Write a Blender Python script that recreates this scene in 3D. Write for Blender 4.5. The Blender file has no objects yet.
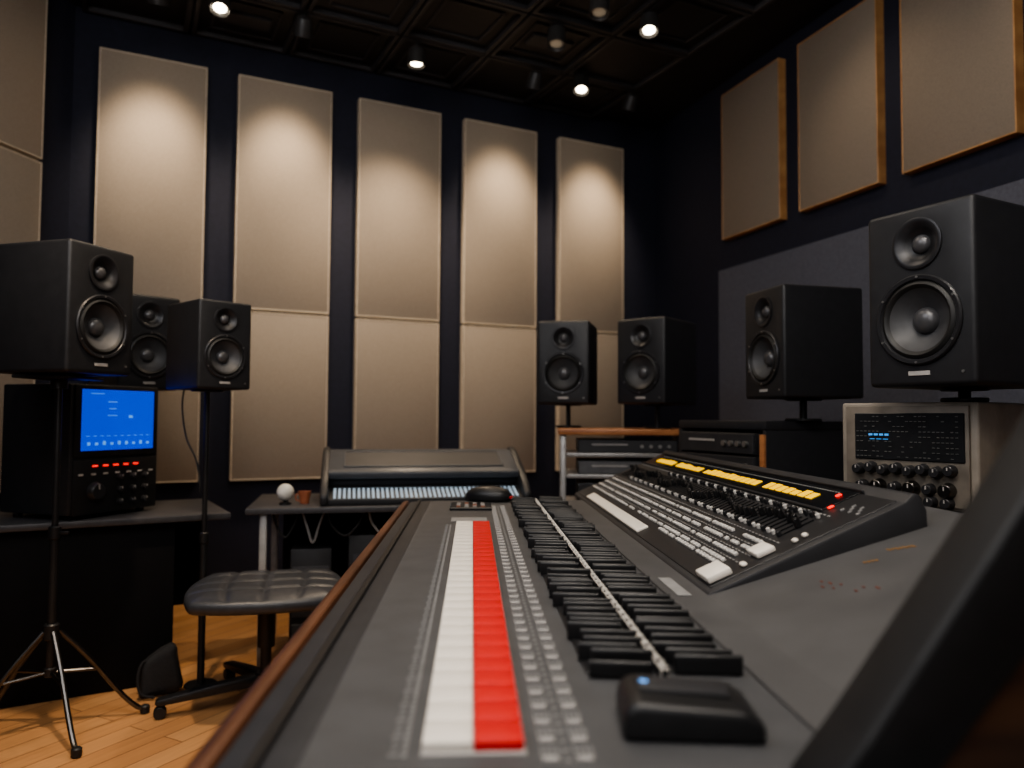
import bpy, bmesh, math, random
from mathutils import Matrix, Vector
random.seed(7)
R = math.radians
SC = bpy.context.scene
COL = SC.collection

# ---------------------------------------------------------------- materials
def mat(name, col, rough=.5, metal=0., nscale=30., var=.12, bump=0., bscale=200., emit=None, estr=0., spec=.5, coat=0.):
    m = bpy.data.materials.new(name); m.use_nodes = True
    nt = m.node_tree; p = nt.nodes["Principled BSDF"]
    tc = nt.nodes.new("ShaderNodeTexCoord")
    n = nt.nodes.new("ShaderNodeTexNoise"); n.inputs["Scale"].default_value = nscale; n.inputs["Detail"].default_value = 4
    nt.links.new(tc.outputs["Object"], n.inputs["Vector"])
    r = nt.nodes.new("ShaderNodeValToRGB")
    r.color_ramp.elements[0].position = .3; r.color_ramp.elements[1].position = .7
    r.color_ramp.elements[0].color = [c*(1-var) for c in col]+[1]
    r.color_ramp.elements[1].color = [min(1, c*(1+var)) for c in col]+[1]
    nt.links.new(n.outputs["Fac"], r.inputs["Fac"]); nt.links.new(r.outputs["Color"], p.inputs["Base Color"])
    p.inputs["Roughness"].default_value = rough; p.inputs["Metallic"].default_value = metal
    p.inputs["Specular IOR Level"].default_value = spec
    p.inputs["Coat Weight"].default_value = coat
    if bump > 0:
        n2 = nt.nodes.new("ShaderNodeTexNoise"); n2.inputs["Scale"].default_value = bscale
        nt.links.new(tc.outputs["Object"], n2.inputs["Vector"])
        b = nt.nodes.new("ShaderNodeBump"); b.inputs["Strength"].default_value = bump; b.inputs["Distance"].default_value = .003
        nt.links.new(n2.outputs["Fac"], b.inputs["Height"]); nt.links.new(b.outputs["Normal"], p.inputs["Normal"])
    if emit:
        p.inputs["Emission Color"].default_value = list(emit)+[1]; p.inputs["Emission Strength"].default_value = estr
    return m

def wood(name, c1, c2, scale=(2, 30, 30), rough=.4):
    m = bpy.data.materials.new(name); m.use_nodes = True
    nt = m.node_tree; p = nt.nodes["Principled BSDF"]
    tc = nt.nodes.new("ShaderNodeTexCoord"); mp = nt.nodes.new("ShaderNodeMapping")
    mp.inputs["Scale"].default_value = scale
    n = nt.nodes.new("ShaderNodeTexNoise"); n.inputs["Scale"].default_value = 1.; n.inputs["Detail"].default_value = 6
    nt.links.new(tc.outputs["Object"], mp.inputs["Vector"]); nt.links.new(mp.outputs["Vector"], n.inputs["Vector"])
    r = nt.nodes.new("ShaderNodeValToRGB"); r.color_ramp.elements[0].position = .35; r.color_ramp.elements[1].position = .65
    r.color_ramp.elements[0].color = list(c1)+[1]; r.color_ramp.elements[1].color = list(c2)+[1]
    nt.links.new(n.outputs["Fac"], r.inputs["Fac"]); nt.links.new(r.outputs["Color"], p.inputs["Base Color"])
    p.inputs["Roughness"].default_value = rough
    return m

def floor_mat():
    m = bpy.data.materials.new("wood_planks"); m.use_nodes = True
    nt = m.node_tree; p = nt.nodes["Principled BSDF"]
    tc = nt.nodes.new("ShaderNodeTexCoord"); mp = nt.nodes.new("ShaderNodeMapping")
    mp.inputs["Rotation"].default_value = (0, 0, R(-62))
    br = nt.nodes.new("ShaderNodeTexBrick")
    br.inputs["Scale"].default_value = 1.; br.inputs["Brick Width"].default_value = 1.3; br.inputs["Row Height"].default_value = .10
    br.inputs["Mortar Size"].default_value = .002; br.inputs["Color1"].default_value = (.62, .34, .155, 1); br.inputs["Color2"].default_value = (.50, .25, .105, 1)
    br.inputs["Mortar"].default_value = (.14, .06, .025, 1)
    nt.links.new(tc.outputs["Object"], mp.inputs["Vector"]); nt.links.new(mp.outputs["Vector"], br.inputs["Vector"])
    mp2 = nt.nodes.new("ShaderNodeMapping"); mp2.inputs["Scale"].default_value = (2, 40, 1)
    nt.links.new(mp.outputs["Vector"], mp2.inputs["Vector"])
    n = nt.nodes.new("ShaderNodeTexNoise"); n.inputs["Scale"].default_value = 1.5; n.inputs["Detail"].default_value = 6
    nt.links.new(mp2.outputs["Vector"], n.inputs["Vector"])
    mx = nt.nodes.new("ShaderNodeMix"); mx.data_type = 'RGBA'; mx.blend_type = 'MULTIPLY'; mx.inputs[0].default_value = .55
    r = nt.nodes.new("ShaderNodeValToRGB"); r.color_ramp.elements[0].color = (.45, .4, .35, 1); r.color_ramp.elements[1].color = (1.2, 1.2, 1.2, 1)
    nt.links.new(n.outputs["Fac"], r.inputs["Fac"])
    nt.links.new(br.outputs["Color"], mx.inputs[6]); nt.links.new(r.outputs["Color"], mx.inputs[7])
    nt.links.new(mx.outputs[2], p.inputs["Base Color"]); p.inputs["Roughness"].default_value = .42
    return m

def fabric(name, col):
    return mat(name, col, rough=.95, nscale=220, var=.10, bump=.5, bscale=320, spec=.1)

M_FAB = fabric("beige_fabric", (.365, .312, .258))
M_FAB2 = fabric("brown_fabric", (.26, .220, .182))
M_EDGE = mat("panel_edge", (.66, .57, .45), .6)
M_OAK = wood("oak_edge", (.40, .20, .08), (.58, .33, .14), (8, 8, 8))
M_WALL = mat("navy_wall", (.0115, .0145, .032), .8, bump=.3, bscale=60)
M_PATCH = mat("grey_wall_cloth", (.110, .117, .150), .9, nscale=60, bump=.5)
M_CEIL = mat("ceiling_dark", (.024, .024, .027), .6, bump=.2)
M_CEIL2 = mat("ceiling_grid", (.046, .046, .050), .55, nscale=1.2, var=.45)
M_FLOOR = floor_mat()
M_BLK = mat("black_cabinet", (.023, .0235, .026), .45, bump=.15, bscale=500)
M_BLK2 = mat("black_plastic", (.015, .015, .016), .4)
M_RAIL = mat("rail_black", (.012, .012, .013), .55)
M_HEAD = mat("lamp_housing", (.045, .044, .044), .4)
M_CAP = mat("fader_black", (.009, .009, .010), .42)
M_RUB = mat("rubber", (.014, .014, .014), .5)
M_CONE = mat("cone_grey", (.065, .066, .07), .5)
M_RING = mat("driver_ring", (.034, .034, .037), .35, metal=.3)
M_DOME = mat("dome_grey", (.11, .11, .115), .35, metal=.4)
M_SIL = mat("silver", (.45, .44, .42), .35, metal=.9)
M_CHR = mat("dark_chrome", (.14, .135, .13), .3, metal=1.)
M_GREY = mat("console_grey", (.077, .078, .081), .48, nscale=12, var=.14, bump=.12, bscale=400)
M_GREY2 = mat("console_dark", (.034, .034, .037), .45, nscale=15)
M_SLOPE = mat("console_slope_grey", (.088, .087, .088), .46, nscale=8, var=.14, bump=.12, bscale=400)
M_HOOD = mat("hood_grey", (.058, .064, .075), .42, nscale=8)
M_WHT = mat("white_plastic", (.88, .82, .73), .45, var=.03)
M_OFF = mat("offwhite_plastic", (.42, .40, .38), .5, var=.08)
M_OFF2 = mat("pale_button", (.56, .54, .51), .5, var=.08)
M_RED = mat("red_plastic", (.66, .012, .012), .5, var=.05)
M_MARK = mat("printed_white", (.27, .265, .26), .6)
M_YMARK = mat("printed_yellow", (.30, .16, .05), .6)
M_RMARK = mat("printed_red", (.19, .055, .035), .6)
M_WOODT = wood("walnut", (.075, .030, .014), (.16, .066, .032), (30, 3, 30), .42)
M_WOODP = wood("dark_walnut", (.060, .026, .013), (.10, .045, .021), (6, 6, 60), .5)
M_WOODS = wood("orange_shelf_wood", (.34, .13, .05), (.48, .22, .09), (3, 30, 30), .4)
M_DESK = mat("desk_dark", (.055, .055, .06), .42)
M_DESKP = mat("desk_panel", (.005, .005, .006), .7, spec=.2)
M_LEG = mat("leg_grey", (.38, .37, .36), .4, metal=.4)
M_BLUE = mat("screen_blue", (.0, .02, .2), .25, nscale=5, emit=(.0, .05, .70), estr=1.0)
M_BLUE2 = mat("screen_light", (.1, .3, .7), .2, emit=(.10, .40, 1.), estr=.8)
M_YEL = mat("led_yellow", (.7, .45, .0), .4, emit=(1., .55, .0), estr=1.05)
M_LRED = mat("led_red", (.9, .03, .02), .3, emit=(1., .03, .015), estr=1.3)
M_CYAN = mat("led_pale", (.45, .53, .60), .4, emit=(.38, .54, .70), estr=.4)
M_DISP = mat("display_black", (.008, .009, .011), .2)
M_DISP2 = mat("display_grey", (.018, .019, .021), .3)
M_LENS = mat("lamp_lens", (1, .9, .75), .2, emit=(1., .86, .66), estr=28.)
M_LENSD = mat("lamp_lens_dim", (.3, .27, .22), .2, emit=(1., .8, .55), estr=.12)
M_LEATH = mat("black_leather", (.040, .043, .050), .38, nscale=40, bump=.25, bscale=160)
M_BRONZE = mat("bronze_face", (.17, .147, .12), .6, metal=.0, nscale=14, var=.3)
M_BEIGE = mat("warm_grey_case", (.27, .238, .198), .65, bump=.1, nscale=12, var=.2)
M_BALL = mat("white_ball", (.7, .68, .62), .4)
M_ORG = mat("terracotta", (.35, .12, .06), .5)
M_BAG = mat("bag_cloth", (.014, .014, .016), .85, bump=.8, bscale=90)
M_BRF = mat("bridge_dark", (.022, .022, .024), .45)

# ---------------------------------------------------------------- mesh helpers
def RX(a): return Matrix.Rotation(R(a), 4, 'X')
def RY(a): return Matrix.Rotation(R(a), 4, 'Y')
def RZ(a): return Matrix.Rotation(R(a), 4, 'Z')
def T(x, y, z): return Matrix.Translation((x, y, z))
I4 = Matrix.Identity(4)

class MB:
    def __init__(s): s.bm = bmesh.new()
    def _bev(s, faces, bev, seg):
        if bev > 0:
            ed = list({e for f in faces for e in f.edges})
            bmesh.ops.bevel(s.bm, geom=ed, offset=bev, segments=seg, profile=.5, affect='EDGES', clamp_overlap=True)
    def box(s, c, d, mi=0, bev=0, seg=2, M=I4):
        r = bmesh.ops.create_cube(s.bm, size=1, matrix=M @ T(*c) @ Matrix.Diagonal((d[0], d[1], d[2], 1)))
        fs = list({f for v in r['verts'] for f in v.link_faces})
        for f in fs: f.material_index = mi
        s._bev(fs, bev, seg); return s
    def prism(s, poly, a0, a1, mi=0, bev=0, seg=2, M=I4):
        A = [s.bm.verts.new(M @ Vector((x, a0, z))) for x, z in poly]
        B = [s.bm.verts.new(M @ Vector((x, a1, z))) for x, z in poly]
        fs = [s.bm.faces.new(A), s.bm.faces.new(B[::-1])]
        n = len(poly)
        for i in range(n):
            j = (i+1) % n
            fs.append(s.bm.faces.new((A[i], B[i], B[j], A[j])))
        for f in fs: f.material_index = mi
        bmesh.ops.recalc_face_normals(s.bm, faces=fs)
        s._bev(fs, bev, seg); return s
    def lathe(s, prof, seg=40, M=I4, mis=0):
        rings = []
        for (r, z) in prof:
            if r < 1e-6: rings.append([s.bm.verts.new(M @ Vector((0, 0, z)))])
            else: rings.append([s.bm.verts.new(M @ Vector((r*math.cos(2*math.pi*i/seg), r*math.sin(2*math.pi*i/seg), z))) for i in range(seg)])
        for k in range(len(rings)-1):
            a, b = rings[k], rings[k+1]
            mi = mis[k] if isinstance(mis, (list, tuple)) else mis
            if len(a) == 1 and len(b) == 1: continue
            for i in range(seg):
                j = (i+1) % seg
                if len(a) == 1: f = s.bm.faces.new((a[0], b[i], b[j]))
                elif len(b) == 1: f = s.bm.faces.new((a[i], a[j], b[0]))
                else: f = s.bm.faces.new((a[i], a[j], b[j], b[i]))
                f.material_index = mi
        return s
    def cyl(s, r, z0, z1, M=I4, mi=0, seg=24, r2=None, bev=0):
        r2 = r if r2 is None else r2
        p = [(0, z0), (r-bev, z0), (r, z0+bev), (r2, z1-bev), (r2-bev, z1), (0, z1)] if bev > 0 else [(0, z0), (r, z0), (r2, z1), (0, z1)]
        return s.lathe(p, seg, M, mi)
    def tube(s, pts, r, seg=10, mi=0, sub=6, M=I4):
        P = [Vector(p) for p in pts]
        if len(P) > 2 and sub > 1:
            Q = []
            for i in range(len(P)-1):
                p0 = P[max(i-1, 0)]; p1 = P[i]; p2 = P[i+1]; p3 = P[min(i+2, len(P)-1)]
                for k in range(sub):
                    t = k/sub
                    Q.append(.5*((2*p1)+(p2-p0)*t+(2*p0-5*p1+4*p2-p3)*t*t+(3*p1-p0-3*p2+p3)*t**3))
            Q.append(P[-1]); P = Q
        rings = []
        for i, p in enumerate(P):
            d = (P[min(i+1, len(P)-1)]-P[max(i-1, 0)]).normalized()
            if i == 0:
                a = d.orthogonal().normalized()
            else:
                a = (a-d*a.dot(d)); a = a.normalized() if a.length > 1e-6 else d.orthogonal().normalized()
            b = d.cross(a)
            rings.append([s.bm.verts.new(M @ (p+(a*math.cos(2*math.pi*k/seg)+b*math.sin(2*math.pi*k/seg))*r)) for k in range(seg)])
        for i in range(len(rings)-1):
            for k in range(seg):
                j = (k+1) % seg
                s.bm.faces.new((rings[i][k], rings[i][j], rings[i+1][j], rings[i+1][k])).material_index = mi
        s.bm.faces.new(rings[0][::-1]).material_index = mi; s.bm.faces.new(rings[-1]).material_index = mi
        return s
    def mesh(s, name, mats, smooth=True, ang=35):
        bmesh.ops.recalc_face_normals(s.bm, faces=s.bm.faces)
        me = bpy.data.meshes.new(name); s.bm.to_mesh(me); s.bm.free()
        for m in (mats if isinstance(mats, (list, tuple)) else [mats]): me.materials.append(m)
        if smooth:
            for p in me.polygons: p.use_smooth = True
            me.set_sharp_from_angle(angle=R(ang))
        return me

def add(name, me, parent=None, loc=(0, 0, 0), rot=(0, 0, 0), **kw):
    o = bpy.data.objects.new(name, me); COL.objects.link(o)
    o.location = loc; o.rotation_euler = rot
    if parent: o.parent = parent
    for k, v in kw.items(): o[k] = v
    return o
def thing(name, label, cat, loc, rz=0, group=None):
    o = bpy.data.objects.new(name, None); COL.objects.link(o); o.empty_display_size = .1
    o.location = loc; o.rotation_euler = (0, 0, R(rz)); o["label"] = label; o["category"] = cat
    if group: o["group"] = group
    return o

# ---------------------------------------------------------------- room shell
A0 = Vector((-2.707, 4.585)); AB = Vector((1.24, 6.55))
dA = (AB-A0).normalized(); rA = math.degrees(math.atan2(dA.y, dA.x)); nA = Vector((dA.y, -dA.x))
dB = Vector((.333, -.943)); nB = Vector((-.943, -.333)); rB = -70.55
B0 = Vector((1.561, 5.65))
dC = Vector((-.2, -.98)).normalized(); nC = Vector((.98, -.2)); rC = 78.5
Bend = B0+dB*7.6; Cend = A0+dC*6.2
H = 3.72
def wall(name, p, q, nin, z1=H, th=.12):
    b = MB(); p3 = [p, q, q-nin*th, p-nin*th]
    lo = [b.bm.verts.new((v.x, v.y, 0)) for v in p3]; hi = [b.bm.verts.new((v.x, v.y, z1)) for v in p3]
    b.bm.faces.new(lo); b.bm.faces.new(hi)
    for i in range(4):
        j = (i+1) % 4; b.bm.faces.new((lo[i], lo[j], hi[j], hi[i]))
    add(name, b.mesh(name, M_WALL, False), kind="structure")
wall("wall_back", A0, AB, nA)
wall("wall_right", AB, Bend, nB)
wall("wall_left", A0, Cend, nC)
nD = (Cend-Bend).normalized(); nD = Vector((nD.y, -nD.x))
if nD.y < 0: nD = -nD
wall("wall_front", Bend, Cend, nD)
def slab(name, z0, z1, m):
    b = MB(); c = [A0, AB, Bend, Cend]
    lo = [b.bm.verts.new((v.x, v.y, z0)) for v in c]; hi = [b.bm.verts.new((v.x, v.y, z1)) for v in c]
    b.bm.faces.new(lo); b.bm.faces.new(hi)
    for i in range(4):
        j = (i+1) % 4; b.bm.faces.new((lo[i], lo[j], hi[j], hi[i]))
    add(name, b.mesh(name, m, False), kind="structure")
slab("floor", -.1, 0, M_FLOOR)
slab("ceiling", H, H+.1, M_CEIL)
def inside(p, mrg=.12):
    P = [A0, AB, Bend, Cend]
    cx = sum((q for q in P), Vector((0, 0)))/4
    for i in range(4):
        a, c = P[i], P[(i+1) % 4]; n = Vector((-(c-a).y, (c-a).x)).normalized()
        if n.dot(cx-a) < 0: n = -n
        if n.dot(p-a) < mrg: return False
    return True
b = MB(); MG = T(A0.x, A0.y, 0) @ RZ(rA)
PT = .62
for i in range(-1, 11):
    for j in range(0, 8):
        x = .34+i*PT; y = -.32-j*PT
        if not all(inside((MG @ Vector((x+a, y+c, 0))).to_2d(), .01) for a in (-.30, .30) for c in (-.30, .30)): continue
        Mx = MG @ T(x, y, 0)
        for d, ww, zz in ((.288, .030, .035), (.19, .016, .014)):
            if zz < .02 and (i*3+j*5) % 4 == 0: continue
            for sx in (-1, 1):
                b.box((sx*d, 0, H-zz/2), (ww, 2*d+ww, zz), 0, .004, 1, Mx)
                b.box((0, sx*d, H-zz/2), (2*d-ww, ww, zz), 0, .004, 1, Mx)
        if (i+2*j) % 5 == 1: b.box((0, 0, H-.010), (.30, .14, .020), 0, .004, 1, Mx)
add("trim_1", b.mesh("trim_1", M_CEIL2), kind="structure")
L = (AB-A0).length
b = MB(); b.box((3.5, -.013, 1.15), (7.0, .024, 2.29), 0, .004, 1, T(B0.x, B0.y, .005) @ RZ(rB))
add("trim_3", b.mesh("trim_3", M_PATCH), kind="structure")
b = MB(); b.box((L/2, -.01, .06), (L-.1, .018, .11), 0, .004, 1, T(A0.x, A0.y, 0) @ RZ(rA))
add("baseboard_back", b.mesh("baseboard_back", M_BLK2), kind="structure")

# ---------------------------------------------------------------- acoustic panels
def panel_meshes(w, h, th, mf, me_):
    b = MB(); b.box((0, -th/2-.002, h/2), (w-.014, th, h-.014), 0, .003, 2)
    f = b.mesh("fabric_face", mf)
    b = MB(); e = .008; t2 = th+.004
    for sx in (-1, 1): b.box((sx*(w/2-e/2), -t2/2, h/2), (e, t2, h), 0, .0015, 1)
    for zz in (e/2, h-e/2): b.box((0, -t2/2, zz), (w-2*e, t2, e), 0, .0015, 1)
    return f, b.mesh("edge_frame", me_)
def put_panel(ms, P, n, rz, z, label, group):
    t = thing("acoustic_panel", label, "acoustic panel", (P.x+n.x*.002, P.y+n.y*.002, z), rz, group)
    add("fabric_face", ms[0], t); add("edge_frame", ms[1], t)
WP = .622
up = panel_meshes(WP, 3.47-1.905, .05, M_FAB, M_EDGE); lo = panel_meshes(WP, 1.89-.775, .05, M_FAB, M_EDGE)
PB = Vector((-1.875, 5.0))
Aorg = A0+dA*((PB-A0).dot(dA))
PCEN = [-.480, .335, 1.150, 1.965, 2.795]
for t in PCEN:
    P = Aorg+dA*t
    put_panel(up, P, nA, rA, 1.905, "tall beige fabric acoustic panel mounted on dark navy wall", "tall wall panels")
    put_panel(lo, P, nA, rA, .775, "lower beige fabric acoustic panel below the tall one", "lower wall panels")
rp = panel_meshes(.64, 1.08, .055, M_FAB2, M_OAK)
for u0 in (.10, .92, 1.72):
    P = B0+dB*(u0+.32)
    put_panel(rp, P, nB, rB, 2.51, "brown fabric acoustic panel with wood edge, high on wall", "wood-edged wall panels")
cu = panel_meshes(.68, 1.02, .06, M_FAB, M_EDGE); cl = panel_meshes(.68, 1.86, .06, M_FAB, M_EDGE)
P = A0+dC*(.28+.34)
put_panel(cu, P, nC, rC, 2.66, "beige fabric acoustic panel near ceiling by the corner", "corner panels")
put_panel(cl, P, nC, rC, .78, "beige fabric acoustic panel by the corner behind desk", "corner panels")

# ---------------------------------------------------------------- speakers
SW, SD, SH = .31, .40, .49
def cab_mesh():
    b = MB(); b.box((0, 0, SH/2), (SW, SD, SH), 0, .014, 3); me = b.mesh("cab", M_BLK)
    o = add("cabtmp", me)
    b = MB()
    b.cyl(.106, -.02, .06, T(0, -SD/2, .18) @ RX(90) @ RX(180), 0, 48)
    c1 = add("cut1", b.mesh("cut", M_BLK))
    b = MB(); b.cyl(.058, -.02, .04, T(0, -SD/2, .388) @ RX(90) @ RX(180), 0, 48)
    c2 = add("cut2", b.mesh("cut", M_BLK))
    for c in (c1, c2):
        md = o.modifiers.new("b", 'BOOLEAN'); md.operation = 'DIFFERENCE'; md.object = c; md.solver = 'EXACT'
    bpy.context.view_layer.update()
    dg = bpy.context.evaluated_depsgraph_get()
    r = bpy.data.meshes.new_from_object(o.evaluated_get(dg))
    for p in r.polygons: p.use_smooth = True
    r.set_sharp_from_angle(angle=R(30))
    for q in (o, c1, c2): bpy.data.objects.remove(q, do_unlink=True)
    r.name = "speaker_cabinet"; return r
ME_CAB = cab_mesh()
MF = RX(90)
b = MB()
b.lathe([(.105, -.002), (.122, .000), (.123, .006), (.119, .010), (.110, .009), (.106, .003), (.102, .007), (.096, .010), (.090, .007), (.086, 0), (.060, -.020), (.036, -.036)], 56, MF,
        [0, 0, 0, 0, 0, 1, 1, 1, 1, 2, 2])
for k in range(6):
    a = k*math.pi/3+.5
    b.cyl(.0035, .008, .0115, MF @ T(.1155*math.cos(a), .1155*math.sin(a), 0), 3, 8)
ME_WOOF = b.mesh("woofer", [M_RING, M_RUB, M_CONE, M_SIL], ang=50)
b = MB(); b.lathe([(.037, -.037), (.035, -.028), (.028, -.018), (.016, -.012), (0, -.010)], 32, MF, 0)
ME_CAP = b.mesh("dust_cap", M_DOME, ang=60)
b = MB(); b.lathe([(.057, -.002), (.070, 0), (.071, .005), (.066, .007), (.058, .005), (.045, -.008), (.030, -.018), (.026, -.018), (.0255, -.014), (.018, -.006), (.008, -.002), (0, -.001)], 40, MF,
                  [0, 0, 0, 0, 0, 1, 1, 2, 2, 2, 2])
ME_TW = b.mesh("tweeter", [M_RING, M_BLK2, M_DOME], ang=50)
b = MB(); b.box((0, -SD/2-.001, .035), (.062, .003, .012), 0, .001, 1)
ME_BADGE = b.mesh("badge", M_OFF)
b = MB(); b.lathe([(0, .003), (.004, .003), (.004, 0), (0, 0)], 12, T(.12, -SD/2, .035) @ MF, 0)
ME_LED = b.mesh("status_light", M_SIL)
def speaker(x, y, z, th, label, sc=1.):
    t = thing("studio_speaker", label, "speaker", (x, y, z), th, "black studio monitor speakers")
    t.scale = (sc, sc, sc)
    add("cabinet", ME_CAB, t)
    w = add("woofer", ME_WOOF, t, (0, -SD/2, .18)); add("dust_cap", ME_CAP, w)
    add("tweeter", ME_TW, t, (0, -SD/2, .388))
    add("badge", ME_BADGE, t, label="small pale name badge")
    add("status_light", ME_LED, t)
    return t
speaker(-1.758, 2.95, 1.355, 73, "large black two-way speaker on tripod stand")
speaker(-2.02, 4.05, 1.33, 48, "black two-way speaker on pole stand behind desk")
speaker(-1.375, 3.43, 1.315, 48, "smaller black two-way speaker on thin pole stand", .79)
speaker(.345, 4.645, 1.28, -13, "black two-way speaker on wood-topped equipment shelf")
speaker(.856, 4.47, 1.28, -39, "black two-way speaker turned sideways on equipment shelf")
speaker(1.315, 3.43, 1.29, -76, "black two-way speaker above black equipment cabinet", 1.0)
speaker(1.275, 2.14, 1.29, -62, "large black two-way speaker above warm grey rack unit")

def pole_stand(x, y, z0, z1, label, rbase=.15, rp=.014, short=False):
    t = thing("speaker_stand", label, "speaker stand", (x, y, z0), 0, "speaker stands" if not short else "short speaker stands")
    h = z1-z0
    b = MB(); b.cyl(rbase, 0, .012, mi=0, seg=40, bev=.003); add("base_plate", b.mesh("base_plate", M_BLK2), t)
    b = MB(); b.cyl(rp, .012, h-.008)
    if h > .4: b.cyl(rp*1.4, .012, h*.5); b.cyl(rp*1.8, h*.5-.03, h*.5+.02, bev=.004)
    add("pole", b.mesh("pole", M_BLK2), t)
    b = MB(); b.cyl(min(.085, rbase), h-.008, h-.0005, seg=32); add("top_plate", b.mesh("top_plate", M_BLK2), t)
pole_stand(-2.02, 4.05, 0, 1.33, "black pole speaker stand with round base behind desk", .10)
pole_stand(-1.375, 3.43, 0, 1.315, "slim black pole speaker stand with small round base on floor", .070, .011)
pole_stand(.345, 4.645, 1.14, 1.28, "short black speaker stand on wooden shelf", .08, .014, True)
pole_stand(.856, 4.47, 1.14, 1.28, "short black speaker stand on wooden shelf", .08, .014, True)
pole_stand(1.315, 3.43, 1.19, 1.29, "short black speaker stand on equipment cabinet", .08, .016, True)
pole_stand(1.275, 2.14, 1.25, 1.29, "short black speaker stand on rack unit", .06, .016, True)
# tripod stand
t = thing("tripod_speaker_stand", "black tripod speaker stand with curved legs on wooden floor", "speaker stand", (-1.758, 2.95, 0), 0)
b = MB(); b.cyl(.012, .20, 1.33); b.cyl(.016, .22, .75); b.cyl(.022, .72, .77, bev=.004); b.box((.035, 0, .745), (.04, .012, .012), 0, .003)
b.cyl(.028, .34, .40, bev=.005); b.cyl(.022, .20, .235, bev=.004)
add("pole", b.mesh("pole", M_BLK2), t)
b = MB(); b.box((0, 0, 1.342), (.22, .24, .012), 0, .003); b.cyl(.03, 1.30, 1.336); add("top_plate", b.mesh("top_plate", M_BLK2), t)
b = MB(); b.tube([(.026, 0, .37), (.13, 0, .25), (.24, 0, .10), (.30, 0, .035), (.33, 0, .02)], .010); b.tube([(.020, 0, .215), (.155, 0, .205)], .006, sub=1)
me_l = b.mesh("leg", M_CHR)
b = MB(); b.cyl(.018, 0, .034, bev=.005); me_f = b.mesh("foot", M_RUB)
for a in (-44, 30, 165, 222):
    l = add("leg", me_l, t, rot=(0, 0, R(a))); add("foot", me_f, l, (.332, 0, 0))

# ---------------------------------------------------------------- desks
t = thing("desk", "dark grey desk with black front panel along wall", "desk", (-1.30, 3.55, 0), 31)
b = MB(); b.box((-.725, .35, .735), (1.45, .70, .03), 0, .006); add("desk_top", b.mesh("desk_top", M_DESK), t)
b = MB(); b.box((-.83, .06, .36), (1.20, .02, .718), 0, .003); b.box((-1.42, .38, .36), (.02, .6, .718), 0, .003); b.box((-.24, .38, .36), (.02, .6, .718), 0, .003)
add("front_panel", b.mesh("front_panel", M_DESKP), t)
b = MB(); b.box((-.11, .67, .45), (.22, .015, .5), 0, .003); add("back_panel", b.mesh("back_panel", M_DESKP), t)

DM = T(-1.255, 3.60, 0) @ RZ(12)
t = thing("desk", "dark grey desk with pale metal legs holding small mixer", "desk", (-1.255, 3.60, 0), 12)
b = MB(); b.box((.72, .36, .745), (1.44, .70, .03), 0, .006); add("desk_top", b.mesh("desk_top", M_DESK), t)
b = MB(); b.box((0, 0, .365), (.035, .03, .73), 0, .004); me_l = b.mesh("leg", M_LEG)
for x, y in ((.08, .06), (1.38, .06), (.08, .64), (1.38, .64)): add("leg", me_l, t, (x, y, 0))
b = MB(); b.box((.73, .60, .45), (1.2, .02, .55), 0, .003); add("back_panel", b.mesh("back_panel", M_DESKP), t)
def under(name, label, cat, x, w, h, d, y=.33):
    p = DM @ Vector((x, y, 0)); t = thing(name, label, cat, (p.x, p.y, 0), 12)
    b = MB(); b.box((0, 0, h/2+.01), (w, d, h-.02), 0, .006); add("case", b.mesh("case", M_BLK), t)
    for k in range(3):
        b = MB(); b.box((0, -d/2-.003, h*(.22+.26*k)), (w*.88, .006, h*.20), 0, .001, 1)
        add("front_drawer", b.mesh("front_drawer", (M_HOOD, M_GREY2, M_HOOD)[k]), t)
    b = MB(); b.box((-w*.28, -d/2-.008, h*.74), (.03, .003, .006), 0)
    add("indicator", b.mesh("indicator", M_BLUE2), t)
    b = MB(); b.cyl(.010, 0, .010, T(w*.28, -d/2-.005, h*.74) @ MF, 0, 16); add("power_button", b.mesh("power_button", M_SIL), t)
under("computer_tower", "black computer tower standing on floor under desk", "computer", .30, .20, .54, .36)
under("equipment_case", "black equipment case on floor under desk", "equipment", .68, .40, .60, .34)
for k, (x0, x1) in enumerate(((.12, .24), (.26, .36), (.38, .55), (.58, .80))):
    b = MB(); b.tube([DM @ Vector(p) for p in ((x0, .10, .725), (x0+.02, .095, .66), ((x0+x1)/2, .09, .61-.03*(k % 2)), (x1-.02, .095, .67), (x1, .10, .725))], .006)
    add("cable", b.mesh("cable", M_LEG if k % 2 else M_RUB), None, label="thin cable hanging under desk", category="cable", group="cables under desk")

# small mixer on desk ------------------------------------------------
p = DM @ Vector((.87, .06, .76))
t = thing("mixing_desk", "small dark grey digital mixer with sloped hood on desk", "mixer", (p.x, p.y, .762), 12)
W = 1.06
YZM = Matrix(((0, 1, 0, 0), (1, 0, 0, 0), (0, 0, 1, 0), (0, 0, 0, 1)))
def yz(prof, x0, x1, b, mi=0, bev=0):
    b.prism([(y, z) for y, z in prof], x0, x1, mi, bev, 2, YZM)
b = MB(); yz([(0, 0), (0, .030), (.16, .080), (.56, .10), (.56, 0)], -W/2+.03, W/2-.03, b, 0, .004); add("body", b.mesh("body", M_BLK), t)
b = MB(); yz([(.13, .118), (.125, .150), (.155, .168), (.36, .252), (.43, .258), (.50, .235), (.55, .17), (.56, .09), (.18, .082), (.18, .110)], -W/2+.03, W/2-.03, b, 0, .008); add("hood", b.mesh("hood", M_HOOD), t)
b = MB()
for zz in (-.09, .09): b.box((0, zz, 0), (W-.22, .010, .010), 0, .002, 1, T(0, .26, .212) @ RX(22.3))
for xx in (-1, 1): b.box((xx*(W/2-.115), 0, 0), (.010, .17, .010), 0, .002, 1, T(0, .26, .212) @ RX(22.3))
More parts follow.
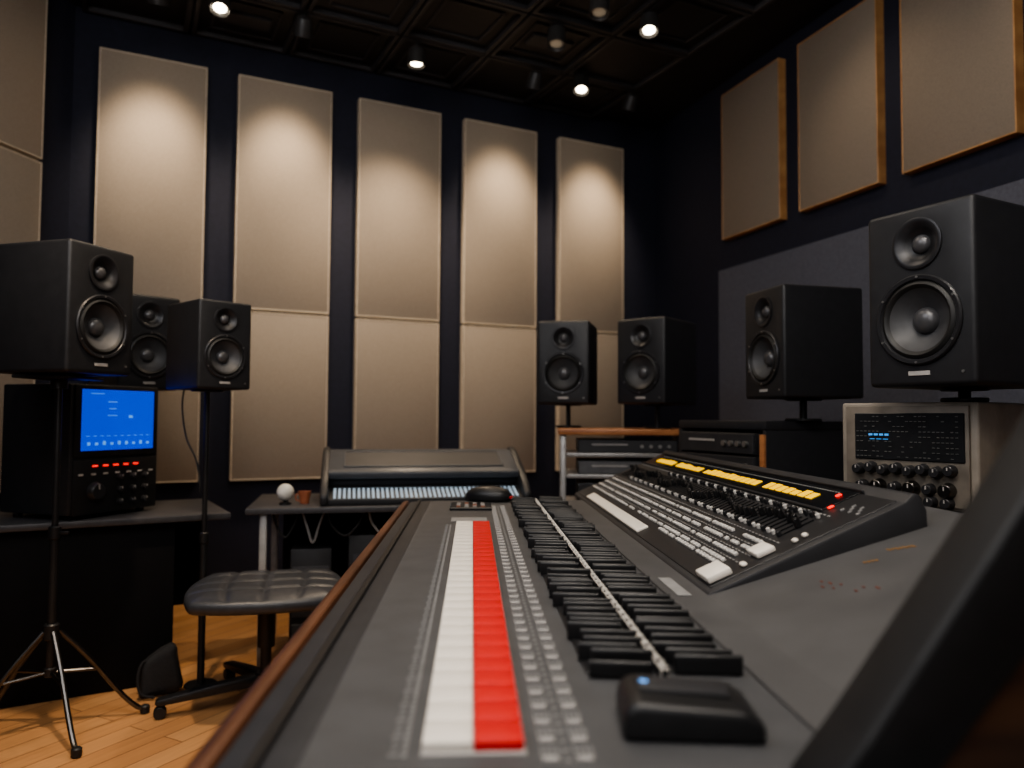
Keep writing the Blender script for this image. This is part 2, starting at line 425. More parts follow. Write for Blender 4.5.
b.box((0, 0, -.001), (W-.24, .17, .006), 1, 0, 1, T(0, .26, .212) @ RX(22.3)); add("hood_inset", b.mesh("hood_inset", [M_HOOD, M_GREY2]), t)
cheek = [(-.02, 0), (-.02, .05), (.05, .11), (.12, .155), (.22, .20), (.33, .252), (.42, .272), (.51, .245), (.56, .17), (.57, 0)]
for s in (-1, 1):
    b = MB(); yz(cheek, s*W/2-.02-s*.02, s*W/2+.02-s*.02, b, 0, .014); add("side_cheek", b.mesh("side_cheek", M_BLK), t)
b = MB(); sl = math.degrees(math.atan2(.050, .16))
for j in range(4):
    for i in range(40):
        b.box((-.46+i*.0236, .018+j*.033, .003), (.012, .018, .007), 0, 0, 1, T(0, 0, .030) @ RX(sl))
add("button_field", b.mesh("button_field", M_CYAN, False), t, kind="stuff", label="pale blue lit buttons")

p = DM @ Vector((.17, .17, .76))
t = thing("ball_ornament", "small white ball on dark holder on desk", "ornament", (p.x, p.y, .7605), 0)
b = MB(); b.lathe([(0, 0), (.03, 0), (.03, .008), (.012, .014), (.012, .022), (0, .022)], 20); add("holder", b.mesh("holder", M_BLK2), t)
b = MB(); b.lathe([(0.042*math.sin(a*math.pi/12), .06-.042*math.cos(a*math.pi/12)) for a in range(13)], 28); add("ball", b.mesh("ball", M_BALL), t)
p = DM @ Vector((.262, .19, .76))
t = thing("small_cup", "small terracotta cup beside white ball on desk", "cup", (p.x, p.y, .7605), 200)
b = MB(); b.lathe([(0, 0), (.022, 0), (.03, .05), (.031, .062), (.028, .062), (.026, .05), (.018, .006), (0, .006)], 24); add("cup_body", b.mesh("cup_body", M_ORG), t)
b = MB(); b.tube([(.026, 0, .05), (.042, 0, .045), (.040, 0, .02), (.023, 0, .014)], .004); add("handle", b.mesh("handle", M_ORG), t)

# ---------------------------------------------------------------- rack unit with blue screen
t = thing("rack_monitor_unit", "black rack unit with bright blue screen on desk", "equipment", (-1.78, 3.432, .752), 70.3)
RWd, RH = .48, .58
b = MB(); b.box((0, .20, RH/2+.01), (RWd, .40, RH-.02), 0, .008)
for sx in (-1, 1):
    for yy in (.05, .35): b.cyl(.018, 0, .012, T(sx*.19, yy, 0), 0, 14)
add("case", b.mesh("case", M_BLK), t)
b = MB(); b.box((0, -.006, .42), (RWd-.03, .012, .31), 0, .004); add("screen_bezel", b.mesh("screen_bezel", M_BLK2), t)
b = MB(); b.box((0, -.0135, .425), (.39, .004, .265), 0, .001, 1); sc_ = add("screen", b.mesh("screen", M_BLUE), t, label="bright blue screen")
b = MB()
for i in range(3): b.box((-.04, -.017, .505-.03*i), (.05-.012*(i % 2), .002, .003), 0)
for i in range(9):
    h = random.uniform(.010, .022); b.box((-.16+i*.04, -.017, .315+h/2), (.014, .002, h), 0)
b.box((.06, -.017, .44), (.02, .002, .012), 0)
for i in range(10): b.box((-.165+i*.036, -.017, .355), (.018, .002, .002), 0)
b.box((-.12, -.017, .54), (.07, .002, .003), 0)
add("screen_graphics", b.mesh("screen_graphics", M_BLUE2, False), sc_)
b = MB(); b.box((0, -.005, .135), (RWd-.03, .010, .235), 0, .003); add("control_panel", b.mesh("control_panel", M_BLK2), t)
b = MB(); b.box((0, 0, 0), (.026, .006, .008), 0, .001, 1); me_r = b.mesh("red_indicator", M_LRED)
for i in range(5): add("red_indicator", me_r, t, (-.12+i*.055, -.012, .225), label="glowing red indicator")
b = MB(); b.cyl(.042, 0, .03, MF, 0, 28, .036, .004); b.box((0, -.032, .02), (.004, .004, .02), 1); me_k = b.mesh("dial", [M_RING, M_OFF])
add("dial", me_k, t, (-.12, -.010, .115), label="large dark dial")
b = MB(); b.cyl(.015, 0, .022, MF, 0, 18, .012, .002); b.box((0, -.024, .008), (.003, .003, .01), 1); me_k2 = b.mesh("knob", [M_RING, M_OFF])
for i in range(3):
    for j in range(3): add("knob", me_k2, t, (.01+i*.07, -.010, .06+j*.055))
b = MB(); b.box((0, 0, 0), (.022, .006, .008), 0, .001, 1); mbn = b.mesh("push_button", M_OFF)
for i in range(7): add("push_button", mbn, t, (-.19+i*.063, -.012, .190))

# ---------------------------------------------------------------- equipment shelf (wood top)
t = thing("equipment_shelf", "open equipment shelf with orange wood top and grey posts", "shelf", (.655, 4.52, 0), -3)
b = MB(); b.box((0, 0, 1.12), (.76, .54, .035), 0, .006); add("wood_top", b.mesh("wood_top", M_WOODS), t)
b = MB(); b.box((0, 0, .55), (.030, .035, 1.10), 0, .004); me_l = b.mesh("post", M_LEG)
for x in (-.35, .35):
    for y in (-.23, .23): add("post", me_l, t, (x, y, 0))
b = MB(); b.box((0, 0, 0), (.665, .48, .022), 0, .003); me_s = b.mesh("shelf_board", M_LEG)
for z in (.99, .87, .70, .45, .20): add("shelf_board", me_s, t, (0, 0, z))
def rack_unit(loc, rz, w, h, d, label, group=None, fm=None):
    t = thing("audio_component", label, "audio equipment", loc, rz, group)
    b = MB(); b.box((0, d/2, h/2), (w, d, h-.002), 0, .004); add("case", b.mesh("case", M_BLK), t)
    b = MB(); b.box((0, -.004, h/2), (w*.98, .008, h*.9), 0, .002, 1); add("face_plate", b.mesh("face_plate", fm or M_GREY2), t)
    b = MB(); b.box((-w*.18, -.010, h*.62), (w*.36, .004, h*.10), 0); add("display_strip", b.mesh("display_strip", M_OFF), t)
    b = MB(); b.cyl(h*.13, 0, .015, MF, 0, 16); mk = b.mesh("knob", M_SIL)
    for k in range(4): add("knob", mk, t, (w*(.14+.09*k), -.008, h*.5))
M_FACE = mat("grey_face", (.13, .13, .135), .45, metal=.3)
for z, hh, fm in ((1.002, .075, None), (.882, .075, M_FACE), (.712, .12, None), (.462, .18, M_FACE)):
    rack_unit((.655, 4.30, z), -3, .56, hh, .36, "grey and black audio component on open shelf", "audio components on open shelf", fm)

# ---------------------------------------------------------------- black equipment cabinet
a = Vector((.86, 3.92)); c = Vector((1.11, 3.32)); wv = (c-a); rz = math.degrees(math.atan2(wv.y, wv.x)); mid = (a+c)/2
t = thing("equipment_cabinet", "black equipment cabinet with wooden end strip", "cabinet", (mid.x, mid.y, 0), rz)
b = MB(); w = .65
b.box((0, .26, 1.17), (w, .52, .04), 0, .005)
for s in (-1, 1): b.box((s*(w/2-.0125), .26, .575), (.025, .52, 1.149), 0, .003)
b.box((0, .51, .575), (w-.052, .02, 1.149), 0); b.box((0, .25, .93), (w-.052, .48, .02), 0)
add("cabinet_body", b.mesh("cabinet_body", M_BLK), t)
b = MB(); b.box((w/2-.014, -.008, .58), (.028, .014, 1.10), 0, .002); add("wood_strip", b.mesh("wood_strip", M_WOODS), t)
b = MB(); b.box((0, -.006, .46), (w-.08, .012, .90), 0, .003); add("door", b.mesh("door", M_BLK2), t)
Mc = T(mid.x, mid.y, 0) @ RZ(rz)
for z, hh in ((.942, .09), (1.036, .10)):
    p = Mc @ Vector((-.01, -.01, z)); rack_unit((p.x, p.y, z), rz, w-.10, hh, .36, "black audio component inside black cabinet", "audio components in cabinet")

# ---------------------------------------------------------------- warm grey rack unit + stand
a = Vector((1.02, 2.33)); c = Vector((1.235, 2.03)); wv = c-a; rz = math.degrees(math.atan2(wv.y, wv.x)); mid = (a+c)/2; w = wv.length
t = thing("preamp_rack_unit", "warm grey rack unit with dark display and knobs", "audio equipment", (mid.x, mid.y, .951), rz)
D2 = .46; hh = .298
b = MB(); b.box((0, D2/2, hh/2), (w+.02, D2, hh), 0, .008, 3); add("case", b.mesh("case", M_BEIGE), t)
b = MB(); b.box((.0, -.005, hh/2), (w-.02, .012, hh-.02), 0, .003); add("face_plate", b.mesh("face_plate", M_BRONZE), t)
b = MB(); b.box((.010, -.012, .200), (w-.06, .006, .135), 0, .002, 1); ds = add("display", b.mesh("display", M_DISP2), t)
b = MB()
for i in range(4): b.box((-.095+i*.016, -.016, .205), (.011, .002, .006), 0)
for i in range(3): b.box((-.090+i*.020, -.016, .192), (.014, .002, .002), 0)
for r_ in range(9):
    for i in range(24):
        if random.random() < .5: b.box((-.135+i*.0122, -.016, .142+r_*.0145), (.007, .002, .0022), 1)
add("display_marks", b.mesh("display_marks", [mat("readout_blue", (.03, .1, .2), .4, emit=(.08, .34, .8), estr=.9), mat("dim_text", (.12, .12, .115), .5)], False), ds, kind="stuff")
b = MB(); b.cyl(.017, 0, .028, MF, 0, 20, .014, .002); b.box((0, -.029, .006), (.003, .003, .009), 1); mk = b.mesh("knob", [M_RING, M_OFF])
b = MB(); b.cyl(.022, 0, .030, MF, 0, 20, .018, .002); b.box((0, -.031, .007), (.003, .003, .010), 1); mk2 = b.mesh("knob", [M_CHR, M_OFF])
for i in range(8): add("knob", mk, t, (-.130+i*.037, -.010, .104+(.006 if i % 2 else 0)))
for i in range(6): add("knob", mk2 if i % 2 else mk, t, (-.120+i*.048, -.010, .056))
for i in range(6): add("knob", mk, t, (-.100+i*.044, -.010, .022))
t = thing("side_cabinet", "black side cabinet under warm grey rack unit", "cabinet", (mid.x, mid.y, 0), rz)
b = MB(); b.box((.0, .25, .93), (w+.06, .54, .04), 0, .006); add("cabinet_top", b.mesh("cabinet_top", M_DESK), t)
b = MB(); b.box((.0, .25, .455), (w+.04, .50, .908), 0, .005); add("cabinet_body", b.mesh("cabinet_body", M_BLK), t)
for s in (-1, 1):
    b = MB(); b.box((s*.1, -.008, .46), (.19, .014, .86), 0, .003); d = add("door", b.mesh("door", M_BLK2), t)
    b = MB(); b.box((s*.03, -.022, .55), (.012, .014, .12), 0, .003); add("handle", b.mesh("handle", M_SIL), d)

# ---------------------------------------------------------------- MAIN CONSOLE
CA = 2.94; cu0, cv0 = .4, 2.0
pw = RZ(CA) @ Vector((cu0, cv0, 0))
con = thing("mixing_console", "large dark grey mixing console with walnut trim, white and red keys", "mixing console", (pw.x, pw.y, 0), CA)
OM = T(-cu0, -cv0, 0)
SLP = .30
def zs(u): return .82+max(0, u-.5)*SLP
V0, V1 = .62, 3.48
b = MB()
b.prism([(-.28, .815), (-.275, .70), (-.05, .62), (-.05, 0), (1.0, 0), (1.08, .6), (1.08, zs(1.08)), (.50, .82), (-.20, .82)], V0, V1, 0, .005, 2, OM)
add("console_body", b.mesh("console_body", M_GREY2), con)
b = MB()
b.prism([(-.185, .820), (-.185, .826), (.412, .826), (.412, .820)], V0+.01, V1-.06, 0, .002, 1, OM)
add("control_surface", b.mesh("control_surface", M_GREY), con)
b = MB()
b.prism([(.416, .820), (.416, .826), (.50, .826), (1.07, zs(1.07)+.006), (1.07, zs(1.07)), (.50, .82)], V0+.01, V1-.03, 0, .002, 1, OM)
add("sloped_surface", b.mesh("sloped_surface", M_SLOPE), con)
b = MB()
b.prism([(-.322, .70), (-.322, .798), (-.315, .811), (-.302, .818), (-.287, .818), (-.281, .80), (-.281, .70)], V0, V1+.01, 0, .003, 1, OM)
add("wood_trim", b.mesh("wood_trim", M_WOODT), con)
b = MB(); b.box((-.236, (V0+V1)/2, .822), (.016, V1-V0-.02, .006), 0, .002, 1, OM)
add("edge_rail", b.mesh("edge_rail", M_BLK2), con)
b = MB(); b.box((.40, V1+.012, .50), (1.2, .02, .5), 0, .004, 1, OM); add("end_plate", b.mesh("end_plate", M_BLK), con)

N = 30; k0, k1 = .86, 2.66; st = (k1-k0)/N
b = MB(); b.box((0, 0, .005), (.0560, st-.0025, .012), 0, .002, 2); me_w = b.mesh("white_key", M_WHT)
b = MB(); b.box((0, 0, .005), (.0560, st-.0025, .012), 0, .002, 2); me_rk = b.mesh("red_key", M_RED)
b = MB(); b.box((.004, (k0+k1)/2, .827), (.118, k1-k0+.008, .004), 0, .001, 1, OM); add("key_bed", b.mesh("key_bed", M_OFF), con)
for i in range(N):
    v = k0+st*(i+.5)
    add("white_key", me_w, con, (-.0250-cu0, v-cv0, .829), label="white rectangular key")
    add("red_key", me_rk, con, (.0325-cu0, v-cv0, .829), label="red rectangular key")
b = MB(); b.box((0, 0, .002), (.018, .007, .005), 0, .001, 1); me_b = b.mesh("small_button", M_OFF)
b = MB()
for i in range(48):
    v = .84+i*.050
    add("small_button", me_b, con, (.088-cu0, v-cv0, .826)); add("small_button", me_b, con, (.126-cu0, v-cv0, .826))
    for w_ in (0, .025): b.box((.107, v+w_, .8268), (.006, .006, .0012), 0, 0, 1, OM)
    for q in range(4):
        for (dy, sy) in ((.012, .005), (.023, .007), (.034, .004)):
            b.box((.080+q*.006, v+dy, .8268), (.0035, sy, .0012), 0, 0, 1, OM); b.box((.118+q*.006, v+dy+.002, .8268), (.0035, sy, .0012), 0, 0, 1, OM)
for i in range(110):
    v = .86+i*.0165
    b.box((-.073, v, .8268), (.006, .008, .0012), 0, 0, 1, OM)
    b.box((-.085, v, .8268), (.007 if i % 3 else .012, .004, .0012), 0, 0, 1, OM)
add("scale_markings", b.mesh("scale_markings", M_MARK, False), con, kind="stuff", label="pale printed scale marks")
# black fader caps: thin stacked slats
def capshape(b, M=I4):
    b.prism([(y, z) for y, z in [(-.010, 0), (-.009, .028), (-.006, .032), (-.001, .029), (.004, .016), (.008, 0)]], -.045, .045, 0, .0015, 2, M @ YZM)
b = MB(); capshape(b)
me_fc = b.mesh("fader_cap", M_CAP)
b = MB(); b.prism([(.168, .826), (.168, .830), (.394, .830), (.394, .826)], 1.12, 3.36, 0, .001, 1, OM); add("fader_bed", b.mesh("fader_bed", M_BLK2), con)
rest = MB()
for i in range(60):
    v = 1.100+i*.0372
    for (u, dv, sx) in ((.215, 0, 1.), (.337, .012, 1.09)):
        uu = u+random.uniform(-.012, .010); aa = -7+random.uniform(-2, 2); sz = random.uniform(.75, .98)
        if i < 50:
            q = add("fader_cap", me_fc, con, (uu-cu0, v-cv0+dv, .829), (0, 0, R(aa))); q.scale = (sx, 1, sz)
        else:
            capshape(rest, T(uu-cu0, v-cv0+dv, .829) @ RZ(aa) @ Matrix.Diagonal((sx, 1, sz, 1)))
add("fader_bank", rest.mesh("fader_bank", M_CAP), con, kind="stuff", label="distant thin black fader caps")
b = MB()
for i in range(60):
    v = 1.09+i*.0372
    b.box((.274, v, .847), (.010, .0045, .004), 0, 0, 1, OM); b.box((.276, v+.016, .847), (.004, .005, .004), 0, 0, 1, OM)
b.box((.275, 2.20, .8355), (.012, 2.24, .019), 1, .001, 1, OM)
add("tick_rail", b.mesh("tick_rail", [M_WHT, M_CAP]), con, kind="stuff", label="thin black rail with fine white tick marks")
b = MB(); b.box((-.005, 3.16, .832), (.17, .20, .012), 0, .003, 1, OM)
for i in range(3):
    for j in range(4): b.box((-.055+j*.033, 3.10+i*.055, .839), (.016, .016, .003), 1 if (i+j) % 3 else 2, 0, 1, OM)
add("status_display", b.mesh("status_display", [M_DISP, M_OFF, M_ORG]), con)
b = MB(); b.box((-.01, 2.78, .828), (.13, .10, .003), 0, .001, 1, OM); add("label_plate", b.mesh("label_plate", M_MARK), con)
b = MB(); b.box((.448, 1.68, .828), (.030, .17, .003), 0, .001, 1, OM); add("label_plate", b.mesh("label_plate", M_MARK), con)

# meter bridge
RISE = .200; LAT = .450; ang = math.degrees(math.atan2(RISE, LAT)); LB = 2.12; FW = math.hypot(LAT, RISE); VB = 1.60
b = MB()
b.prism([(0, 0), (FW-.02, 0), (FW+.003, .010), (FW+.016, .004), (FW+.018, -.035), (FW, -.080), (.02, -.03), (-.006, -.010)], 0, LB, 0, .006, 2)
mbx = add("meter_bridge", b.mesh("meter_bridge", M_GREY2), con, (.5-cu0, VB-cv0, .830), (0, R(-ang), 0), label="sloped black meter panel with yellow lights")
b = MB(); b.box((FW/2-.005, LB/2, .001), (FW-.04, LB-.05, .004), 0, .001, 1); add("bridge_face", b.mesh("bridge_face", M_BRF), mbx)
MX = FW-.075
b = MB(); b.box((MX, 1.12, .004), (.104, 1.88, .004), 0, .001, 1); add("meter_window", b.mesh("meter_window", M_DISP), mbx)
b = MB()
for s in (-1, 1): b.box((MX+s*.055, 1.12, .007), (.006, 1.90, .010), 0, .002, 1)
add("window_rim", b.mesh("window_rim", M_GREY2), mbx)
b = MB()
for k in range(3): b.box((.014, -.0125+k*.0125, 0), (.028, .0085, .002), 0)
me_y = b.mesh("level_meter", M_YEL)
for i in range(34):
    if i in (7, 19, 27): continue
    o = add("level_meter", me_y, mbx, (MX-.020, .32+i*.0485, .0070), label="glowing yellow segmented level meter")
    o.scale = (random.choice((.8, 1., 1., 1.15)), 1, 1)
b = MB(); b.box((0, 0, 0), (.014, .012, .004), 0, .001, 1); me_r2 = b.mesh("red_indicator", M_LRED)
for (x, y) in ((MX+.018, .225), (MX-.035, .165)): add("red_indicator", me_r2, mbx, (x, y, .008), label="glowing red indicator")
b = MB()
for i in range(7): b.box((MX-.03+.012*(i % 3), .05+i*.012, .0045), (.010, .005, .003), 0)
for i in range(120): b.box((MX+.032, .25+i*.0145, .0065), (.004, .006, .001), 0)
for i in range(90): b.box((.352, .12+i*.0215, .0045), (.005, .010, .002), 0)
for i in range(90):
    for x in (.108, .140, .173, .212): b.box((x, .10+i*.0218, .0045), (.003, .011, .0015), 0)
add("printed_marks", b.mesh("printed_marks", M_MARK, False), mbx, kind="stuff")
b = MB(); b.box((.040, 1.30, .006), (.040, 1.05, .008), 0, .002, 1)
add("label_strip", b.mesh("label_strip", M_WHT), mbx, label="long off-white strip")
b = MB(); b.box((0, 0, 0), (.011, .016, .008), 0, .0015, 1); me_pb = b.mesh("push_button", M_OFF2)
rest = MB(); cnt = 0
for i in range(80):
    for j, x in enumerate((.076, .092, .124, .156, .190)):
        y = .15+i*.0240
        if (i % 8) == 7 or random.random() < .08: continue
        if x < .08 and (y > .7): continue
        if cnt < 98: add("push_button", me_pb, mbx, (x, y, .007)); cnt += 1
        else: rest.box((x, y, .007), (.010, .015, .008), 0, .0015, 1)
add("button_field", rest.mesh("button_field", M_OFF2), mbx, kind="stuff", label="rows of small pale buttons")
b = MB()
for i in range(62): b.box((.278, .14+i*.031, .0045), (.090, .004, .002), 0)
add("fader_slots", b.mesh("fader_slots", M_DISP, False), mbx, kind="stuff")
b = MB(); b.prism([(-.008, 0), (-.005, .024), (.005, .024), (.008, 0)], -.0065, .0065, 0, .002, 1)
me_sf = b.mesh("slider_cap", M_CAP)
b = MB(); b.cyl(.0055, 0, .012, bev=.0015, seg=10); me_kn = b.mesh("rotary_knob", M_OFF2)
b = MB(); b.cyl(.0065, 0, .014, bev=.0015, seg=10); me_kn2 = b.mesh("rotary_knob", M_RING)
for i in range(62):
    y = .14+i*.031
    add("slider_cap", me_sf, mbx, (.283+.020*math.sin(i*.45)+random.uniform(-.006, .006), y, .004))
    if i < 55: add("rotary_knob", me_kn if i % 3 else me_kn2, mbx, (.234, y, .003))
    if i < 44: add("rotary_knob", me_kn2 if i % 3 else me_kn, mbx, (.336, y, .003))
for (x, y, sx, sy, sz) in ((.046, .080, .058, .090, .016), (.165, .085, .046, .066, .013), (.235, .055, .013, .018, .008), (.262, .060, .013, .018, .008), (.108, .055, .014, .024, .008)):
    b = MB(); b.box((0, 0, 0), (sx, sy, sz), 0, .004, 2); add("large_button", b.mesh("large_button", M_WHT), mbx, (x, y, .004+sz/2), label="large off-white button")
# marks on sloped surface
b = MB(); MS = OM @ T(.50, 0, .8272) @ RY(-math.degrees(math.atan(SLP)))
for i in range(7): b.box((.37+.0065*i, 1.53-.004*i, 0), (.0035, .010 if i % 2 else .016, .0012), 0, 0, 1, MS)
for i in range(4): b.box((.30+.007*i, 1.50-.003*i, 0), (.0035, .010, .0012), 0, 0, 1, MS)
for i in (0, 1, 2, 4, 5, 8): b.box((.19+i*.010+random.uniform(-.003, .003), 1.47-.024*i, 0), (.0035, random.uniform(.006, .018), .0012), 1, 0, 1, MS)
for i in (0, 1, 3): b.box((.18+i*.010, 1.44-.024*i, 0), (.003, random.uniform(.006, .012), .0012), 1, 0, 1, MS)
add("printed_marks", b.mesh("printed_marks", [M_YMARK, M_RMARK], False), con, kind="stuff", label="faded yellow and red printed marks")
# arm rail and wood panel at near end
b = MB()
b.prism([(.330, .832), (.378, .893), (.430, .966), (.500, 1.065), (.58, 1.182), (.66, 1.32), (.72, 1.44), (.80, 1.44), (.77, 1.34), (.71, 1.22), (.63, 1.095), (.540, .970), (.450, .860), (.425, .832)], .72, .80, 0, .008, 3, OM)
add("side_rail", b.mesh("side_rail", M_RAIL), con, label="slanted black end rail")
b = MB()
b.prism([(.430, .832), (.545, .965), (.63, 1.085), (.71, 1.21), (.77, 1.33), (.95, 1.35), (1.06, 1.1), (1.06, zs(1.06)+.006), (.50, .832)], .735, .785, 0, .003, 2, OM)
add("end_panel", b.mesh("end_panel", M_WOODP), con, label="walnut end panel")

# handheld controller on console
p = RZ(CA) @ Vector((.264, .930, 0))
t = thing("handheld_controller", "black plastic handheld controller lying on mixing console", "controller", (p.x, p.y, .8265), CA-6)
b = MB(); b.prism([(-.083, 0), (-.081, .032), (-.068, .045), (.058, .037), (.081, .023), (.083, 0)], -.056, .056, 0, .009, 3)
add("body", b.mesh("body", M_BLK2), t)
b = MB(); b.box((0, 0, 0), (.11, .05, .006), 0, .003, 2, RY(3)); add("top_pad", b.mesh("top_pad", M_GREY2), t, (-.005, .012, .043))
b = MB(); b.box((0, 0, 0), (.010, .007, .003), 0, .001, 1, RY(3)); add("blue_mark", b.mesh("blue_mark", M_BLUE2), t, (-.052, .010, .0485), label="small blue mark")

# mouse at far end
p = RZ(CA) @ Vector((.075, 3.40, 0))
t = thing("computer_mouse", "black mouse with red accent on console end", "mouse", (p.x, p.y, .8265), 78)
b = MB(); b.lathe([(0, 0), (.044, 0), (.052, .012), (.050, .034), (.038, .056), (.018, .066), (0, .068)], 28, Matrix.Diagonal((1.0, 2.1, 1, 1)))
add("shell", b.mesh("shell", M_BLK2, ang=60), t)
b = MB(); b.box((0, 0, 0), (.040, .02, .012), 0, .004); add("accent", b.mesh("accent", M_RED), t, (.0, -.098, .020), label="red accent")
b = MB(); b.cyl(.010, -.004, .004, T(0, -.045, .058) @ RY(90)); add("wheel", b.mesh("wheel", M_RUB), t)

# ---------------------------------------------------------------- stool
SX, SY = -1.02, 3.22
t = thing("stool", "black tufted leather swivel stool on wheeled base", "stool", (SX, SY, 0), 14)
DZ = -.030
b = MB(); n = 60; g = []
def sq(s, q):
    k = .50
    return (s*math.sqrt(1-q*q/2)*(1-k)+s*k*.95)
for i in range(n+1):
    row = []
    for j in range(n+1):
        s = -1+2*i/n; q = -1+2*j/n
        x = sq(s, q)*.315; y = sq(q, s)*.305
        m_ = max(abs(s), abs(q))
        z = .520+DZ+.024*(1-m_**6)
        gr = 0
        for gx in (-.5, 0, .5):
            gr = max(gr, math.exp(-((s-gx)/.045)**2), math.exp(-((q-gx)/.045)**2))
        z -= .010*gr*(1-m_**10)
        row.append(b.bm.verts.new((x, y, z)))
    g.append(row)
for i in range(n):
    for j in range(n): b.bm.faces.new((g[i][j], g[i+1][j], g[i+1][j+1], g[i][j+1]))
loop = [g[i][0] for i in range(n)]+[g[n][j] for j in range(n)]+[g[i][n] for i in range(n, 0, -1)]+[g[0][j] for j in range(n, 0, -1)]
prev = loop
for sc_r, zz in ((1.025, .510), (1.03, .495), (1.01, .478), (.96, .470), (.88, .468)):
    cur = [b.bm.verts.new((v.co.x*sc_r, v.co.y*sc_r, zz+DZ)) for v in loop]
    for i in range(len(loop)):
        j = (i+1) % len(loop); b.bm.faces.new((prev[i], prev[j], cur[j], cur[i]))
    prev = cur
b.bm.faces.new(prev)
add("seat", b.mesh("seat", M_LEATH, ang=60), t)
b = MB(); b.cyl(.11, .445+DZ, .467+DZ, bev=.004); b.cyl(.035, .24, .45+DZ); b.cyl(.022, .12, .25); b.tube([(.03, 0, .452+DZ), (.2, .0, .448+DZ), (.25, 0, .44+DZ)], .006)
add("gas_column", b.mesh("gas_column", M_BLK2), t)
b = MB(); b.cyl(.045, .075, .135, bev=.006); add("base_hub", b.mesh("base_hub", M_BLK2), t)
b = MB(); b.prism([(.03, .085), (.03, .130), (.20, .110), (.41, .078), (.42, .062), (.40, .052), (.20, .070)], -.026, .026, 0, .007, 2); me_l = b.mesh("base_leg", M_BLK2)
b = MB()
for s in (-1, 1): b.cyl(.024, -.008, .008, T(0, s*.013, .024) @ RX(90), 0, 20, bev=.003)
b.cyl(.007, .024, .060, seg=10)
me_c = b.mesh("caster", M_BLK2)
for k in range(5):
    a = R(203+72*k-14)
    l = add("base_leg", me_l, t, rot=(0, 0, a)); add("caster", me_c, l, (.398, 0, 0))

# ---------------------------------------------------------------- bag and cables
t = thing("gear_bag", "small black cloth gear bag slumped on floor", "bag", (-1.515, 3.33, 0), 28)
b = MB(); b.box((0, 0, .095), (.17, .11, .19), 0, .040, 4)
bmesh.ops.subdivide_edges(b.bm, edges=b.bm.edges, cuts=1)
for v in b.bm.verts:
    f = v.co.z/.19
    v.co.x += .010*math.sin(v.co.z*40+v.co.y*20); v.co.y += .010*math.sin(v.co.x*45+1); v.co.x *= 1.08-.30*f; v.co.y *= 1-.30*f; v.co.z += .022*f*math.sin(v.co.x*30)
add("bag_body", b.mesh("bag_body", M_BAG, ang=70), t)
b = MB(); b.tube([(-.04, -.02, .15), (-.07, -.045, .15), (-.085, -.06, .09), (-.07, -.07, .03), (-.02, -.075, .012)], .006); add("strap", b.mesh("strap", M_BAG), t)
def cable(pts, label, r=.005):
    b = MB(); b.tube(pts, r); add("cable", b.mesh("cable", M_RUB), None, label=label, category="cable")
cable([(-1.52, 3.53, 1.34), (-1.53, 3.53, 1.24), (-1.50, 3.51, 1.10), (-1.44, 3.48, 1.0), (-1.412, 3.460, .90), (-1.410, 3.460, .85)], "thin black cable hanging down speaker stand", .004)

# ---------------------------------------------------------------- ceiling spotlights
def fixture(x, y, aim, lit, power, size=42, blend=.9, drop=.13, col=(1., .79, .57), s=1., soft=.05):
    t = thing("ceiling_spotlight", "black cylindrical ceiling spotlight", "spotlight", (x, y, H), 0, "ceiling spotlights")
    b = MB(); b.cyl(.045, -.02, 0, bev=.003); b.cyl(.010, -drop+.03, -.02); add("ceiling_mount", b.mesh("ceiling_mount", M_HEAD), t)
    d = (Vector(aim)-Vector((x, y, H-drop))).normalized()
    q = (-d).to_track_quat('Z', 'Y')
    b = MB(); b.lathe([(0, .065*s), (.030*s, .065*s), (.050*s, .050*s), (.056*s, .02), (.059*s, -.06*s), (.054*s, -.06*s), (.044*s, -.045*s)], 28)
    h = add("lamp_head", b.mesh("lamp_head", M_HEAD), t, (0, 0, -drop)); h.rotation_euler = q.to_euler()
    b = MB(); b.lathe([(0, -.050*s), (.030*s, -.050*s), (.036*s, -.047*s), (.044*s, -.045*s)], 28, I4, [0, 0, 1])
    add("lens", b.mesh("lens", [M_LENS if lit else M_LENSD, M_SIL]), h, label="glowing warm lens" if lit else "dim lens")
    if power > 0:
        L = bpy.data.lights.new("spot", 'SPOT'); L.energy = power; L.spot_size = R(size); L.spot_blend = blend; L.color = col; L.shadow_soft_size = soft
        lo_ = bpy.data.objects.new("spot_lamp", L); COL.objects.link(lo_); lo_.parent = h
        lo_.location = (0, 0, -.075)
for i, tt in enumerate(PCEN):
    Pw = Aorg+dA*tt
    pos = Pw+nA*.60
    aim = Pw+nA*.02
    if i == 2:
        pos = pos+Vector((-.07, -.02)); fixture(pos.x, pos.y, (pos.x-.02, pos.y+.03, 2.60), True, 150, 104, 1., soft=.08)
    else:
        fixture(pos.x, pos.y, (aim.x, aim.y, 2.60), True, 84, 64, 1., s=.95, drop=.11, soft=.10)
fixture(-1.72, 4.35, (-1.55, 3.2, 0), True, 40, 60, drop=.10)
fixture(.49, 5.42, (.42, 4.4, 0), True, 40, 60, drop=.10)
fixture(.83, 4.57, (.55, 3.6, 0), True, 45, 60, drop=.10)
fixture(.27, 4.74, (.22, 4.3, 1.5), False, 0, s=1.05, drop=.10)
fixture(.50, 4.36, (.45, 4.0, 1.5), False, 0, s=1.05, drop=.10)
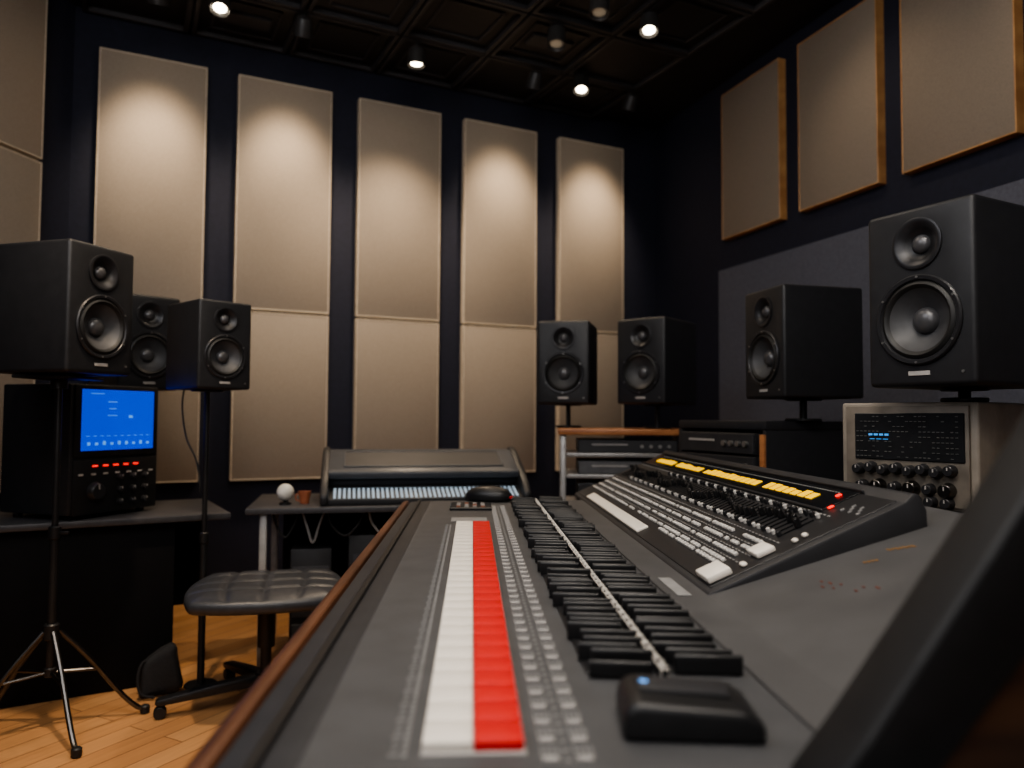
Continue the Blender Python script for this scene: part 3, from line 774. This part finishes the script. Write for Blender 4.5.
for u0 in (1.6, 2.7):  # added fixtures, out of view, to wash the right wall panels
    Pw = B0+dB*u0; pos = Pw+nB*.9
    fixture(pos.x, pos.y, (Pw.x, Pw.y, 2.5), True, 11, 90, 1.)
fixture(-1.2, 2.2, (-1.55, 2.8, 0), True, 210, 54, .9)
fixture(.1, 1.3, (.1, 1.7, .8), True, 75, 74, 1., col=(1, .88, .74))
fixture(.9, .6, (.72, 1.4, .8), True, 50, 75, 1., col=(1, .88, .74))

def area(name, loc, aim, size, e, col):
    L = bpy.data.lights.new(name, 'AREA'); L.energy = e; L.size = size; L.color = col
    o = bpy.data.objects.new(name, L); COL.objects.link(o); o.location = loc
    o.rotation_euler = (Vector(aim)-Vector(loc)).to_track_quat('-Z', 'Y').to_euler()
area("added_overhead_fill", (.2, .6, 3.6), (.2, 2.2, .8), 1.4, 60, (1, .93, .85))  # added unseen area light, overhead fill for the console
area("added_room_fill", (-.6, -.9, 2.6), (0, 4, 1.6), 1.8, 26, (.97, .95, .96))  # added unseen fill from behind the camera, no real fixture
area("added_back_fill", (-.3, 3.1, 3.60), (-.3, 3.4, 0), 1.2, 16, (1, .86, .70))  # added warm fill above the mid room, out of view
area("added_right_fill", (-1.6, 1.0, 3.3), (1.8, 3.6, 1.9), 1.2, 28, (.94, .95, 1.0))  # added unseen fill aimed across at the right wall

w = bpy.data.worlds.new("World"); SC.world = w; w.use_nodes = True
w.node_tree.nodes["Background"].inputs[0].default_value = (.5, .55, .7, 1); w.node_tree.nodes["Background"].inputs[1].default_value = .02
try: SC.view_settings.look = 'AgX - Medium High Contrast'
except Exception: pass

# ---------------------------------------------------------------- camera
cd = bpy.data.cameras.new("Camera"); cam = bpy.data.objects.new("Camera", cd); COL.objects.link(cam)
cam.matrix_world = T(0, 0, 1.2) @ RX(92.5) @ RZ(.35)
cd.sensor_width = 36; cd.lens = 26.72; cd.clip_start = .05
cd.dof.use_dof = True; cd.dof.focus_distance = 2.2; cd.dof.aperture_fstop = 1.7
SC.camera = cam
